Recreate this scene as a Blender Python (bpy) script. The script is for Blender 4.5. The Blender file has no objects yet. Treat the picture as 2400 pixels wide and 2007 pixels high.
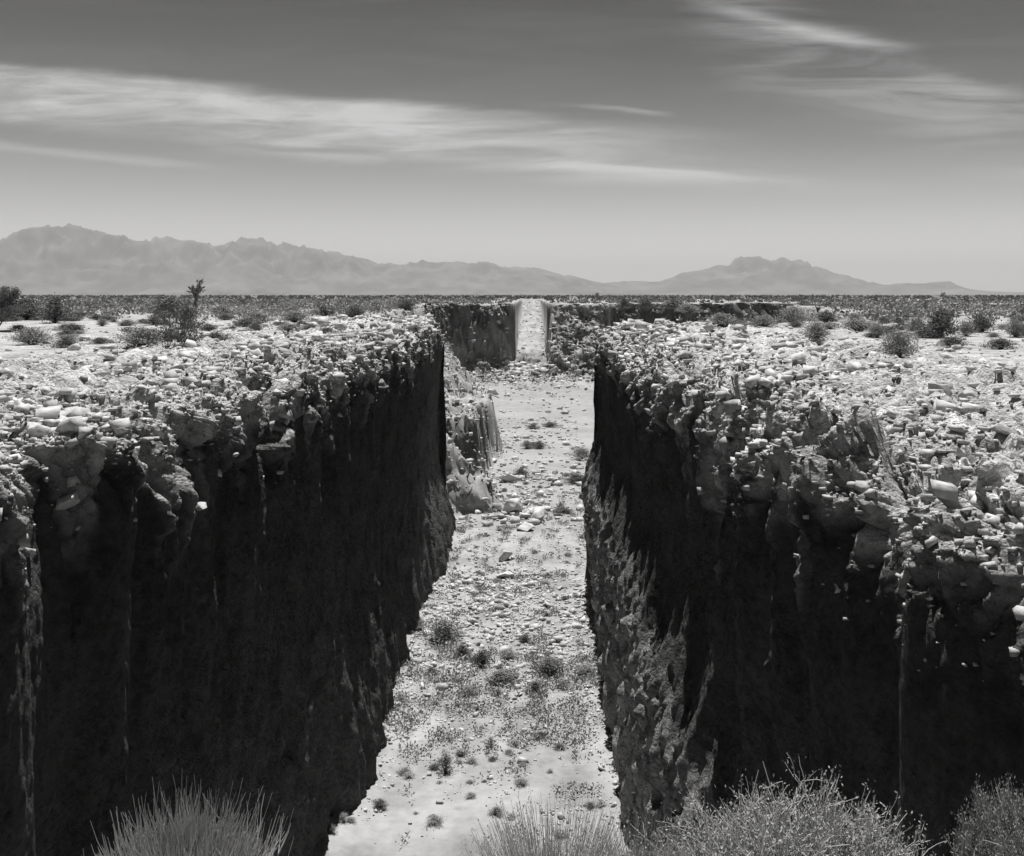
import bpy, math, random
import numpy as np
from mathutils import Vector

# ---------------------------------------------------------------- camera, sky, sun, exposure
scene = bpy.context.scene
F, VX, VY, EYE = 2573.0, 1245.0, 690.0, 1.93      # picture geometry: focal length in photo pixels, vanishing point, eye height
cam_d = bpy.data.cameras.new('camera'); cam = bpy.data.objects.new('camera', cam_d)
scene.collection.objects.link(cam)
cam.location = (0, 0, EYE); cam.rotation_euler = (math.radians(90), 0, 0)
cam_d.sensor_width = 36; cam_d.lens = 36 * F / 2400
cam_d.shift_x = -(VX - 1200) / 2400; cam_d.shift_y = -(1003.5 - VY) / 2400
cam_d.clip_start = 0.05; cam_d.clip_end = 60000
scene.camera = cam

SUN_EL, SUN_AZ = math.radians(72), math.radians(1)
sd = bpy.data.lights.new('sun', 'SUN'); sd.energy = 5.0; sd.angle = math.radians(0.5); sd.color = (1, 0.985, 0.97)
sun = bpy.data.objects.new('sun', sd); scene.collection.objects.link(sun)
sdir = Vector((math.sin(SUN_AZ) * math.cos(SUN_EL), math.cos(SUN_AZ) * math.cos(SUN_EL), math.sin(SUN_EL)))
sun.rotation_euler = sdir.to_track_quat('Z', 'Y').to_euler(); sun.location = (0, 0, 40)

vs = scene.view_settings
vs.view_transform = 'Standard'; vs.look = 'None'; vs.exposure = 0.38; vs.gamma = 1.0
scene.cycles.max_bounces = 4; scene.cycles.diffuse_bounces = 1; scene.cycles.glossy_bounces = 1
scene.cycles.volume_bounces = 0; scene.cycles.transparent_max_bounces = 4
try: scene.cycles.use_denoising = True
except Exception: pass


class NT:                                          # a small node-tree writer
    def __init__(s, tree): s.t = tree; s.t.nodes.clear()
    def n(s, typ, ins=None, **kw):
        nd = s.t.nodes.new(typ)
        for k, v in kw.items(): setattr(nd, k, v)
        for k, v in (ins or {}).items(): s.put(nd.inputs[k], v)
        return nd
    def put(s, sock, v):
        if isinstance(v, bpy.types.NodeSocket): s.t.links.new(v, sock)
        elif isinstance(v, bpy.types.Node): s.t.links.new(v.outputs[0], sock)
        else:
            if sock.type == 'RGBA' and isinstance(v, (int, float)): v = (v, v, v, 1)
            sock.default_value = v
    def m(s, op, a, b=None, c=None, clamp=False):
        nd = s.t.nodes.new('ShaderNodeMath'); nd.operation = op; nd.use_clamp = clamp
        for i, v in enumerate((a, b, c)):
            if v is not None: s.put(nd.inputs[i], v)
        return nd.outputs[0]
    def sstep(s, e0, e1, x):
        nd = s.n('ShaderNodeMapRange', {'Value': x, 'From Min': e0, 'From Max': e1, 'To Min': 0.0, 'To Max': 1.0})
        nd.interpolation_type = 'SMOOTHSTEP'; return nd.outputs[0]
    def noise(s, vec, scale, detail=4.0, rough=0.55, dist=0.0):
        return s.n('ShaderNodeTexNoise', {'Vector': vec, 'Scale': scale, 'Detail': detail, 'Roughness': rough, 'Distortion': dist}).outputs['Fac']
    def curve(s, x, pts):
        nd = s.n('ShaderNodeFloatCurve', {'Value': x}); c = nd.mapping.curves[0]
        c.points[0].location = pts[0]; c.points[1].location = pts[-1]
        for p in pts[1:-1]: c.points.new(*p)
        for p in c.points: p.handle_type = 'AUTO_CLAMPED'
        nd.mapping.update(); return nd.outputs[0]


world = bpy.data.worlds.new('World'); scene.world = world; world.use_nodes = True
w = NT(world.node_tree)
sky = w.n('ShaderNodeTexSky'); sky.sky_type = 'NISHITA'; sky.sun_disc = False
sky.sun_elevation = SUN_EL; sky.sun_rotation = SUN_AZ; sky.air_density = 1.0; sky.dust_density = 0.6; sky.altitude = 500
sp = w.n('ShaderNodeSeparateColor', {0: sky.outputs[0]})
red = w.m('ADD', w.m('MULTIPLY', sp.outputs[0], 0.9), w.m('MULTIPLY', sp.outputs[1], 0.1))   # panchromatic film behind a red filter
tc = w.n('ShaderNodeTexCoord'); sx = w.n('ShaderNodeSeparateXYZ', {0: tc.outputs['Generated']})
X, Y, Z = sx.outputs[0], sx.outputs[1], sx.outputs[2]
Ys = w.m('MAXIMUM', Y, 0.05)
U = w.m('DIVIDE', X, Ys); V = w.m('DIVIDE', Z, Ys)          # bearing and height of a point of the sky, north ahead
# clear sky: falls off with height
el = w.m('DIVIDE', w.m('MAXIMUM', Z, 0.0), 1.0)
shade = w.curve(el, [(0.0, 0.95), (0.05, 0.72), (0.10, 0.44), (0.17, 0.17), (0.26, 0.05), (0.5, 0.03), (1.0, 0.02)])
clear = w.m('MULTIPLY', w.m('MULTIPLY', red, shade), w.m('ADD', 0.75, w.m('MULTIPLY', w.sstep(-0.3, 0.3, Y), 0.95)))   # darkening added behind the camera to cut fill on the walls
# cirrus
uv = w.n('ShaderNodeCombineXYZ', {0: U, 1: V, 2: 0.0}).outputs[0]
def streaks(sx_, sy_, rot, scale, detail=5.0, dist=0.3, loc=(0, 0, 0)):
    mp = w.n('ShaderNodeMapping', {'Vector': uv, 'Rotation': (0, 0, rot), 'Scale': (sx_, sy_, 1), 'Location': loc})
    return w.noise(mp.outputs[0], scale, detail, 0.6, dist)
n1 = streaks(1.0, 7.0, 0.09, 3.0, 6.0, 0.5)
n2 = streaks(1.0, 4.0, 0.12, 9.0, 6.0, 0.7, (3, 1, 0))
n3 = streaks(1.0, 14.0, 0.10, 2.2, 5.0, 0.4, (7, 2, 0))
def band(mid, slope, curve2, up, dn, soft):           # soft band about a sloping line
    c = w.m('ADD', w.m('ADD', mid, w.m('MULTIPLY', U, slope)), w.m('MULTIPLY', w.m('MULTIPLY', U, U), curve2))
    d = w.m('SUBTRACT', V, c)
    d = w.m('ADD', d, w.m('MULTIPLY', w.m('SUBTRACT', n1, 0.5), 0.030))
    a = w.m('SUBTRACT', 1.0, w.sstep(up - soft[0], up, d)); b = w.sstep(-dn, -dn + soft[1], d)
    return w.m('MULTIPLY', a, b)
def fade(lo, hi): return w.sstep(lo, hi, U)
def inv(x): return w.m('SUBTRACT', 1.0, x)
main = w.m('MULTIPLY', band(0.138, -0.085, 0.02, 0.031, 0.036, (0.014, 0.035)), inv(fade(-0.12, 0.27)))
n4 = streaks(1.0, 9.0, 0.14, 5.0, 8.0, 0.9, (5, 9, 0))
main = w.m('MULTIPLY', main, w.m('ADD', 0.30, w.m('ADD', w.m('MULTIPLY', w.sstep(0.32, 0.68, n2), 0.35), w.m('MULTIPLY', w.sstep(0.35, 0.65, n4), 0.55))))
main2 = w.m('MULTIPLY', band(0.122, -0.075, 0.0, 0.008, 0.022, (0.012, 0.02)), w.m('MULTIPLY', fade(-0.36, -0.15), inv(fade(0.05, 0.38))))
main2 = w.m('MULTIPLY', main2, w.m('ADD', 0.15, w.m('MULTIPLY', w.sstep(0.35, 0.65, n4), 1.0)))
low = w.m('MULTIPLY', band(0.088, -0.10, 0.0, 0.007, 0.009, (0.01, 0.01)), inv(fade(-0.36, -0.25)))
trail = w.m('MULTIPLY', band(0.124, -0.085, -0.05, 0.003, 0.010, (0.004, 0.012)), w.m('MULTIPLY', fade(-0.02, 0.08), inv(fade(0.12, 0.27))))
wisp = w.m('MULTIPLY', band(0.3245, -0.36, 0.0, 0.034, 0.085, (0.03, 0.07)), w.m('MULTIPLY', fade(0.11, 0.22), w.sstep(0.34, 0.72, n4)))
wisp3 = w.m('MULTIPLY', band(0.292, -0.20, 0.0, 0.008, 0.012, (0.01, 0.012)), w.m('MULTIPLY', fade(0.13, 0.2), inv(fade(0.27, 0.36))))
wisp2 = w.m('MULTIPLY', band(0.176, -0.09, 0.0, 0.004, 0.004, (0.004, 0.004)), w.m('MULTIPLY', fade(0.0, 0.1), inv(fade(0.1, 0.14))))
cl = w.m('ADD', w.m('ADD', w.m('MULTIPLY', main, 0.85), w.m('MULTIPLY', main2, 0.6)), w.m('ADD', w.m('MULTIPLY', low, 0.4), w.m('MULTIPLY', trail, 0.35)))
cl = w.m('ADD', cl, w.m('ADD', w.m('MULTIPLY', wisp, 0.38), w.m('ADD', w.m('MULTIPLY', wisp2, 0.3), w.m('MULTIPLY', wisp3, 0.35))))
cl = w.m('ADD', cl, w.m('MULTIPLY', w.m('SUBTRACT', n4, 0.45), 0.16))
cl = w.m('MINIMUM', w.m('MAXIMUM', cl, 0.0), 0.9)
SKY_STR = 0.075
cloud_l = 0.52 / SKY_STR
lum = w.m('ADD', w.m('MULTIPLY', clear, inv(cl)), w.m('MULTIPLY', cl, cloud_l))
lum = w.m('MULTIPLY', lum, 1.0)
bg = w.n('ShaderNodeBackground', {'Color': lum, 'Strength': SKY_STR})
w.t.links.new(bg.outputs[0], w.n('ShaderNodeOutputWorld').inputs[0])

# ---------------------------------------------------------------- noise
rng = np.random.RandomState(11); random.seed(11)
PERM = rng.permutation(256); PERM = np.concatenate([PERM, PERM, PERM[:2]])
_g = rng.normal(size=(256, 3)); GR = _g / np.linalg.norm(_g, axis=1)[:, None]
def pn(x, y, z=0.0, seed=0):
    """gradient noise, about -1..1"""
    x, y, z = np.broadcast_arrays(np.asarray(x, float), np.asarray(y, float), np.asarray(z, float))
    x = x + seed * 17.31; y = y + seed * 5.77
    xi = np.floor(x).astype(np.int64); yi = np.floor(y).astype(np.int64); zi = np.floor(z).astype(np.int64)
    xf, yf, zf = x - xi, y - yi, z - zi
    fade_ = lambda t: t * t * t * (t * (t * 6 - 15) + 10)
    u, v, q = fade_(xf), fade_(yf), fade_(zf)
    def g(i, j, k):
        h = PERM[(PERM[(PERM[(xi + i) & 255] + yi + j) & 255] + zi + k) & 255]
        gr = GR[h]; return gr[..., 0] * (xf - i) + gr[..., 1] * (yf - j) + gr[..., 2] * (zf - k)
    l = lambda a, b, t: a + (b - a) * t
    return 1.6 * l(l(l(g(0,0,0), g(1,0,0), u), l(g(0,1,0), g(1,1,0), u), v), l(l(g(0,0,1), g(1,0,1), u), l(g(0,1,1), g(1,1,1), u), v), q)
def fbm(x, y, z=0.0, oct=4, seed=0, gain=0.5):
    s, a = 0.0, 1.0
    for o in range(oct):
        s = s + a * pn(x * 2**o, y * 2**o, np.asarray(z) * 2**o, seed + o); a *= gain
    return s
def worley(x, y, z=None, seed=0, jit=0.9):
    """F1, F2, random of the nearest cell"""
    three = z is not None
    if not three: z = np.zeros_like(x)
    xi, yi, zi = np.floor(x).astype(np.int64), np.floor(y).astype(np.int64), np.floor(z).astype(np.int64)
    f1 = np.full(x.shape, 9.0); f2 = np.full(x.shape, 9.0); cid = np.zeros(x.shape); tilt = np.zeros(x.shape)
    R = (-1, 0, 1)
    for i in R:
        for j in R:
            for k in (R if three else (0,)):
                h = PERM[(PERM[(PERM[(xi + i + seed) & 255] + yi + j) & 255] + zi + k) & 255]
                px = xi + i + .5 + jit * (PERM[h + 1] / 255. - .5); py = yi + j + .5 + jit * (PERM[(h + 57) & 255] / 255. - .5)
                pz = zi + k + .5 + jit * (PERM[(h + 131) & 255] / 255. - .5) if three else z
                d = np.sqrt((x - px)**2 + (y - py)**2 + (z - pz)**2)
                n = d < f1
                f2 = np.where(n, f1, np.minimum(f2, d)); cid = np.where(n, h / 255., cid); f1 = np.where(n, d, f1)
                gg = GR[(h + 91) & 255]; tilt = np.where(n, gg[..., 0] * (x - px) + gg[..., 1] * (y - py) + (gg[..., 2] * (z - pz) if three else 0), tilt)
    worley.tilt = tilt
    return f1, f2, cid
def ss(a, b, x):
    t = np.clip((np.asarray(x, float) - a) / (b - a), 0, 1); return t * t * (3 - 2 * t)

# ---------------------------------------------------------------- materials (grey: the place is seen through black-and-white film)
def material(name, lo, hi, scale=3.0, rough=0.95, bump=0.4, bscale=12.0, bdist=0.05, attr=None, spots=0.0, detail=6.0, vor=0):
    m = bpy.data.materials.new(name); m.use_nodes = True; t = NT(m.node_tree)
    pos = t.n('ShaderNodeNewGeometry').outputs['Position']
    a = t.noise(pos, scale, detail, 0.6); b = t.noise(pos, scale * 6.3, 4.0, 0.6)
    f = t.sstep(0.3, 0.7, t.m('ADD', t.m('MULTIPLY', a, 0.6), t.m('MULTIPLY', b, 0.4)))
    val = t.m('ADD', lo, t.m('MULTIPLY', f, hi - lo))
    if spots:
        s = t.sstep(0.60, 0.72, t.noise(pos, scale * 3.1, 3.0, 0.7)); val = t.m('MULTIPLY', val, t.m('SUBTRACT', 1.0, t.m('MULTIPLY', s, spots)))
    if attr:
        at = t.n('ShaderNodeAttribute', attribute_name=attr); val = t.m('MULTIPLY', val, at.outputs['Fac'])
    col = t.n('ShaderNodeCombineColor', {0: val, 1: val, 2: val})
    p = t.n('ShaderNodeBsdfPrincipled', {'Base Color': col.outputs[0], 'Roughness': rough, 'Specular IOR Level': 0.08})
    if bump:
        bn = t.noise(pos, bscale, 6.0, 0.7); b2 = t.noise(pos, bscale * 5, 3.0, 0.6)
        hgt = t.m('ADD', bn, t.m('MULTIPLY', b2, 0.25))
        if vor:
            v1 = t.n('ShaderNodeTexVoronoi', {'Vector': pos, 'Scale': vor}); v1.distance = 'CHEBYCHEV'
            v2 = t.n('ShaderNodeTexVoronoi', {'Vector': pos, 'Scale': vor * 2.7}); v2.distance = 'CHEBYCHEV'
            hgt = t.m('ADD', hgt, t.m('ADD', t.m('MULTIPLY', v1.outputs['Distance'], -0.9), t.m('MULTIPLY', v2.outputs['Distance'], -0.4)))
        bp = t.n('ShaderNodeBump', {'Height': hgt, 'Strength': bump, 'Distance': bdist}); t.put(p.inputs['Normal'], bp.outputs[0])
    t.t.links.new(p.outputs[0], t.n('ShaderNodeOutputMaterial').inputs[0]); return m
M = dict(
    rock=material('rock', 0.28, 0.80, 0.9, bump=1.0, bscale=7.0, bdist=0.12, attr='alb', spots=0.35, vor=6.0),
    sand=material('sand', 0.29, 0.43, 0.35, bump=0.6, bscale=9.0, bdist=0.03, attr='alb', spots=0.12),
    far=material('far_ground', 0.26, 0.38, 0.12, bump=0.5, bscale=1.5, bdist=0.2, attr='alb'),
    pale=material('pale_stone', 0.42, 0.66, 2.0, bump=0.7, bscale=9.0, bdist=0.03),
    stone=material('grey_stone', 0.30, 0.72, 0.8, bump=0.6, bscale=14.0, bdist=0.02),
    hill=material('hill_rock', 0.10, 0.16, 0.0009, bump=0.0, attr='alb'),
    stem=material('dry_stem', 0.42, 0.66, 8.0, bump=0),
    twig=material('shrub_stem', 0.10, 0.18, 4.0, bump=0),
    leaf=material('sage_leaf', 0.28, 0.42, 2.5, bump=0),
    dark=material('dark_leaf', 0.14, 0.24, 2.5, bump=0),
    straw=material('straw', 0.30, 0.46, 6.0, bump=0),
)

# ---------------------------------------------------------------- object helpers
COL = scene.collection
def mesh_np(name, verts, faces, mat, smooth=False, attr=None):
    """verts (n,3), faces (m,k) all one size"""
    me = bpy.data.meshes.new(name); verts = np.asarray(verts, np.float32); faces = np.asarray(faces, np.int32)
    k = faces.shape[1]
    me.vertices.add(len(verts)); me.vertices.foreach_set('co', verts.ravel())
    me.loops.add(faces.size); me.loops.foreach_set('vertex_index', faces.ravel())
    me.polygons.add(len(faces)); me.polygons.foreach_set('loop_start', np.arange(0, faces.size, k, dtype=np.int32))
    me.polygons.foreach_set('loop_total', np.full(len(faces), k, np.int32))
    if smooth: me.polygons.foreach_set('use_smooth', np.ones(len(faces), bool))
    if attr is not None:
        a = me.attributes.new('alb', 'FLOAT', 'POINT'); a.data.foreach_set('value', np.asarray(attr, np.float32).ravel())
    me.materials.append(mat); me.update(calc_edges=True); return me
def link(name, me, parent=None, loc=None):
    o = bpy.data.objects.new(name, me); COL.objects.link(o)
    if parent is not None: o.parent = parent
    if loc is not None: o.location = loc
    return o
def tag(o, label=None, cat=None, group=None, kind=None):
    if label: o['label'] = label
    if cat: o['category'] = cat
    if group: o['group'] = group
    if kind: o['kind'] = kind
    return o
def grid_faces(n, m, keep=None, flip=False):
    i = np.arange(n - 1)[:, None] * m + np.arange(m - 1)[None, :]
    f = np.stack([i, i + 1, i + m + 1, i + m], -1)
    if keep is not None: f = f[keep]
    f = f.reshape(-1, 4)
    return f[:, ::-1] if flip else f
def to_px(x, y, z): return VX + F * x / y, VY - F * (z - EYE) / y

# ---------------------------------------------------------------- the lie of the land
FLOOR = -15.0
POLY = np.array([(-5.85, 40), (-5.85, 78.5), (-8.5, 80), (-12.5, 86), (-15, 98), (-14.4, 120), (-15.6, 150), (-18.2, 185), (-19.5, 200), (-15, 209), (-3.3, 216),
                 (-3.3, 430), (3.3, 430), (3.3, 216), (13, 219), (18, 226), (34, 229), (60, 238), (100, 228), (160, 242), (300, 300),
                 (300, 130), (120, 104), (76, 96), (66, 112), (66, 190), (56, 200), (44, 188), (34, 120), (24, 84), (12, 70), (5.6, 64.6), (3.6, 63.2), (3.6, 40)], float)
def sdist(x, y):
    """distance inside the ravine's rim (negative outside)"""
    shp = x.shape; x = x.ravel(); y = y.ravel(); d = np.full(x.shape, 1e9); ins = np.zeros(x.shape, bool)
    P = POLY; Q = np.roll(POLY, -1, 0)
    for (ax, ay), (bx, by) in zip(P, Q):
        ex, ey = bx - ax, by - ay; t = np.clip(((x - ax) * ex + (y - ay) * ey) / (ex * ex + ey * ey), 0, 1)
        d = np.minimum(d, np.hypot(x - ax - t * ex, y - ay - t * ey))
        c = ((ay > y) != (by > y)); ins ^= c & (x < ex * (y - ay) / (ey if ey else 1e-9) + ax)
    return np.where(ins, d, -d).reshape(shp)
def plateau(x, y):
    h = .16 * pn(x / 17, y / 17, seed=3) + .07 * pn(x / 5, y / 5, seed=4) + .025 * pn(x / 1.3, y / 1.3, seed=5)
    h = h + ss(90, 700, y) * 0.0
    return h * ss(2, 12, np.abs(y) + np.abs(x) * .3)
def floor_h(x, y):
    z = np.where(y < 140, FLOOR, FLOOR + 2.0 * ss(140, 214, y))
    z = np.where(y > 209, -13 + 3.6 * ss(209, 219, y), z)
    z = np.where(y > 219, -9.4 + (np.clip(y, 219, 420) - 219) / 181 * 9.4, z)
    z = z + .18 * pn(x / 6, y / 9, seed=8) + .06 * pn(x / 1.5, y / 1.5, seed=9)
    z = z + .9 * ss(3.2, 6.5, np.abs(x + 1.1)) * ss(100, 60, y) * (0.6 + .5 * pn(y / 5, x / 3, seed=10))
    return z
def ravine(x, y):
    d = sdist(x, y) + .9 * pn(x / 5, y / 5, seed=12) * ss(70, 90, y) * np.where(np.abs(x) < 4.6, 0, 1) + .5 * pn(x / 1.6, y / 1.6, seed=13) * ss(70, 90, y) * np.where(np.abs(x) < 4.2, .25, 1)
    left = ss(-2, -4, x) * ss(200, 185, y)
    farl = ss(185, 200, y) * ss(-2.5, -3.5, x) * ss(300, 240, y + 0 * x)
    farm = ss(185, 200, y) * ss(3.0, 3.6, x) * ss(16, 13, x)
    farr = ss(150, 190, y) * ss(13, 18, x)
    cut = np.maximum(ss(202.0, 206, y) * ss(3.9, 3.4, np.abs(x) + .5 * pn(y / 9, x * 0, seed=16)), ss(88, 80.5, y)); cut = np.maximum(cut, ss(217, 219, y) * ss(5, 4.2, np.abs(x)))
    zc = 6.0 + (3.0 - 6) * left + (9.5 - 6) * farl + (1.0 - 6) * farm + (10 - 6) * farr
    sl = 1.0 + .42 * left - .1 * farl - .15 * farm
    zc = zc * (1 - cut) + 15 * cut
    drop = zc * ss(0, np.where(y > 190, .5 + 2.5 * (1 - cut), 1.2), d) + np.maximum(0, d - 1.0) * sl * (1 + .15 * pn(x / 4, y / 4, seed=14))
    # the low block of bank beyond the end of the left wall
    led = ss(-4.3, -5.5, x + .35 * pn(y / 1.5, x) - (y - 99) * .05) * ss(97, 99, y) * ss(123, 120, y)
    r = np.maximum(-drop, floor_h(x, y))
    r = np.maximum(r, FLOOR + led * (5.6 + .35 * pn(x, y, seed=15)))
    return np.where(d > 0, r, 1e3), d
def terrain_z(x, y):
    p = plateau(x, y); r, d = ravine(x, y); return np.minimum(p, r), d

# ---------------------------------------------------------------- the two banks of the trench (plateau, broken shoulder, cut wall) as dense sheets
def interp(tab, y): a = np.array(tab); return np.interp(y, a[:, 0], a[:, 1])
BASE = {-1: [(0, 5.9), (29, 6.25), (32.2, 6.55), (34.3, 6.45), (36.4, 5.6), (38, 5.4), (42, 5.66), (47, 5.7), (50.5, 5.75), (51.5, 6.6), (54, 6.6), (54.6, 5.6),
             (58, 5.75), (61, 5.8), (66.5, 5.2), (72, 5.3), (80, 5.5), (90, 5.5)],
        1: [(0, 3.6), (28, 3.3), (30.4, 3.25), (35, 3.0), (41, 3.1), (47.6, 3.2), (55, 3.45), (60, 3.6), (63, 3.66), (90, 3.7)]}
NOTCH = {-1: [(9.5, 1.0, .8), (12.4, .9, .5), (15.0, 1.6, .8), (17.6, 1.2, .5), (20, 1.0, .6), (22.6, 1.3, .4), (25.3, .8, .6), (27.5, 1.3, .5), (33.2, 1.9, 1.0), (38.5, 2.2, .9), (46, .6, .5)],
         1: [(7.7, 1.5, .5), (9.9, 2.0, .7), (13.2, 2.4, .8), (16.2, 1.2, .35), (18.3, 1.6, .4), (20.5, .9, .4), (24.5, 1.1, .5), (29, .9, .8), (37, .7, .8)]}
SHEETS = {}
def bank(s, name, y_end):
    ys = [2.2]
    while ys[-1] < 80.6:
        d = ys[-1]; st = .022 * (max(d, 8) / 10) ** 1.25
        if y_end - 1 < d < y_end + 2: st = min(st, .06)
        ys.append(d + st)
    ys = np.array(ys); n = len(ys)
    offs = [0.03]
    while offs[-1] < 42: offs.append(offs[-1] + .03 * (1 + offs[-1] / 1.1) ** 1.0)
    offs = np.array(offs[::-1]); npl = len(offs)
    th = np.linspace(math.pi / 2, 0, 46)[1:]; nth = len(th)
    dz = [0.0]
    while dz[-1] < 14.5: dz.append(dz[-1] + .035 * (1 + dz[-1] / 3.0))
    dz = np.array(dz[1:]); dz *= 14.9 / dz[-1]; nw = len(dz); m = npl + nth + nw
    Y = np.repeat(ys[:, None], m, 1)
    nrm = lambda k, sc: pn(ys / sc, ys * 0 + k * 3.3 + s, seed=20)
    rx = np.clip(.95 + .6 * nrm(1, 3.0) + .45 * nrm(2, 1.0), .25, 2.2)
    rz = np.clip(.85 + .6 * nrm(3, 2.6) + .7 * nrm(4, .8) + .5 * nrm(7, .3) * ss(40, 10, ys), .12, 2.4)
    drip = np.clip(1.0 * nrm(8, 1.1) + .9 * nrm(9, .33) + .1, 0, 1.3)[:, None] ** 1.3 * (.2 + .8 * ss(9, 17, ys))[:, None]
    if s == 1:
        near = ss(17, 8, ys); drip = drip * (1 + 1.0 * ss(13, 15, ys) * ss(30, 24, ys))[:, None]; rx = rx + 1.0 * near; rz = (rz + .4 * near) * interp([(0, .22), (8.5, .26), (10.5, .42), (12.5, .6), (16, 1)], ys); rx = rx * (.5 + .5 * ss(6.5, 12.5, ys))
    if s == -1: rz = rz * (.5 + .5 * ss(14, 30, ys)); rx = rx * (.7 + .3 * ss(14, 30, ys))
    g = np.clip(.3 + 1.3 * nrm(5, 3.2), 0, 2) * .55 + np.clip(nrm(6, 1.1), 0, 1) * .45
    for yc, dep, wd in NOTCH[s]: g = g + .65 * dep * np.exp(-((ys - yc) / (wd + .2)) ** 2)
    bx = interp(BASE[s], ys); top = (5.85 if s < 0 else 3.6)
    topx = top + interp([(0, 0), (60, 0), (70, .35 if s < 0 else 0), (90, .5 if s < 0 else 0)], ys)
    X = np.zeros((n, m)); Zz = np.zeros((n, m)); ct = np.zeros(m)
    X[:, :npl] = topx[:, None] + rx[:, None] + offs[None]; 
    uu = th / (math.pi / 2)                          # a straight broken slope with a little rounding at either end
    X[:, npl:npl + nth] = topx[:, None] + rx[:, None] * (.65 * uu + .35 * (1 - np.cos(th)))[None]; Zz[:, npl:npl + nth] = -rz[:, None] * (.65 * (1 - uu) + .35 * (1 - np.sin(th)))[None]
    q = dz[None] / 14.9
    Zz[:, npl + nth:] = -rz[:, None] - dz[None] * (15.6 - rz[:, None]) / 14.9
    # the wall leans out over the trench a little below the shoulder, then meets its foot
    lean = .55 * ss(-.15, .5, q) - .55 * ss(-.15, .5, 0)
    xw = topx[:, None] + lean + (bx[:, None] - topx[:, None] - .45) * ss(.55, 1.0, q)
    if s == 1:                                       # lower right wall bulges out
        bul = ss(19, 23, ys)[:, None] * ss(.30, .55, q + .05 * pn(ys[:, None] / 2.5, q * 4, seed=31))
        xw = xw - bul * (.25 + 1.15 * (1 - ss(.5, 1.0, q)) - .25) * .8
    X[:, npl + nth:] = xw
    cosn = np.concatenate([np.zeros(npl), np.cos(th), np.ones(nw)])[None]; sinn = np.concatenate([np.ones(npl), np.sin(th), np.zeros(nw)])[None]
    off_in = np.concatenate([offs, np.zeros(nth + nw)])[None]
    X = X + g[:, None] * np.exp(-off_in / 4.5) * np.where(Zz < 0, np.exp(Zz / 3.2), 1)
    Xs = s * X
    # relief
    rub = ss(11, 5, off_in) * (sinn > .99) + (sinn <= .99) * ss(-1.0, -.2, (Zz + rz[:, None]) / (1 + 3.2 * drip))      # how broken the ground is
    far = ss(25, 8, Y)
    P = (Xs, Y, Zz)
    f1, f2, c1 = worley(Xs / .85, Y / .95, Zz / 1.5, seed=3)
    d = rub * ((c1 - .5) * .34 + worley.tilt * .32 - .12 * np.exp(-((f2 - f1) / .07) ** 2))
    f1, f2, c2 = worley(Xs / .30, Y / .36, Zz / .42, seed=9)
    d = d + rub * ((c2 - .5) * .13 + worley.tilt * .13 - .06 * np.exp(-((f2 - f1) / .10) ** 2))
    f1, f2, c3 = worley(Xs / .11, Y / .15, Zz / .14, seed=19)
    d = d + rub * ((c3 - .5) * .05 + worley.tilt * .03)
    d = d + rub * 0.10 * fbm(Xs / 1.4, Y / 1.4, Zz / 1.4, 3, seed=22)
    wallw = cosn * ss(0, -2, Zz)
    flute = .30 * pn(Xs / 3, Y / 1.5, Zz / 7, seed=25) + .17 * pn(Xs / 2, Y / .5, Zz / 3.2, seed=26) + .08 * pn(Xs, Y / .2, Zz / .9, seed=27) + .05 * pn(Xs / .2, Y / .15, Zz / .2, seed=28)
    flute = flute * (.2 + .8 * ss(10, 22, Y))
    if s == 1: flute = flute + ss(19, 23, Y) * ss(-7, -9.5, Zz) * (.10 * np.abs(pn(Xs, Y / .35, Zz / .5, seed=29)) + .16 * pn(Xs, Y / .6, Zz / .8, seed=30))
    d = d + wallw * flute
    if s == 1: low = cosn * ss(19, 23, Y) * ss(-6.5, -9, Zz)
    else: low = .35 * cosn * ss(-5, -10, Zz)
    f1, f2, c5 = worley(Xs / .42, Y / .6, Zz / .7, seed=47); d = d + low * ((c5 - .5) * .22 + worley.tilt * .22)
    f1, f2, c6 = worley(Xs / .16, Y / .26, Zz / .26, seed=57); d = d + low * ((c6 - .5) * .10)
    # big dislodged pieces on the shoulder of the right bank
    rd = 0.0
    for o, a_ in ((1.0, .13), (2.3, .075), (5.1, .04)): rd = rd + a_ * (np.abs(pn(Xs * o * 1.3, Y * o * 1.3, Zz * o, seed=70)) - .3)
    d = d - rub * rd * 1.4
    big = ss(5, 1.5, off_in) * rub * (1 - .7 * ss(.7, 1, cosn)) * (ss(26, 14, Y) * (.35 + .65 * ss(8, 12.5, Y)) if s == 1 else .35)
    f1, f2, c4 = worley(Xs / 1.5, Y / 2.1, Zz / 2.0, seed=37)
    d = d + big * ((c4 - .5) * .45 + worley.tilt * .45 - .2 * np.exp(-((f2 - f1) / .05) ** 2))
    Xs = Xs - s * cosn * d; Zz = Zz + sinn * d * (1 - .35 * (sinn > .99))
    Zz = Zz + plateau(Xs, Y) * np.where(Zz < -.5, np.exp((Zz + .5) / 2), 1)
    r, dd = ravine(Xs, Y)
    lim = (cosn < .5) | (Y > y_end)
    Zz = np.where(lim & (dd > 0), np.minimum(Zz, r - .02), Zz)
    # pale caprock over darker beds, wall shade and sunlit drips also coloured in; sandy top away from the edge
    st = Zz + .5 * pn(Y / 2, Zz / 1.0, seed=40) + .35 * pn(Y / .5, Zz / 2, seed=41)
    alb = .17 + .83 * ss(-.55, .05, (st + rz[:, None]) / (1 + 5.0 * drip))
    if s == 1: alb = np.maximum(alb, .55 * ss(18, 24, Y) * ss(-6.5, -9, st))  # sunlit patch on the bulge, painted lighter than the wall around it
    alb = alb * (1 + .18 * (c1 - .5) + .35 * (c2 - .5) * rub)
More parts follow.
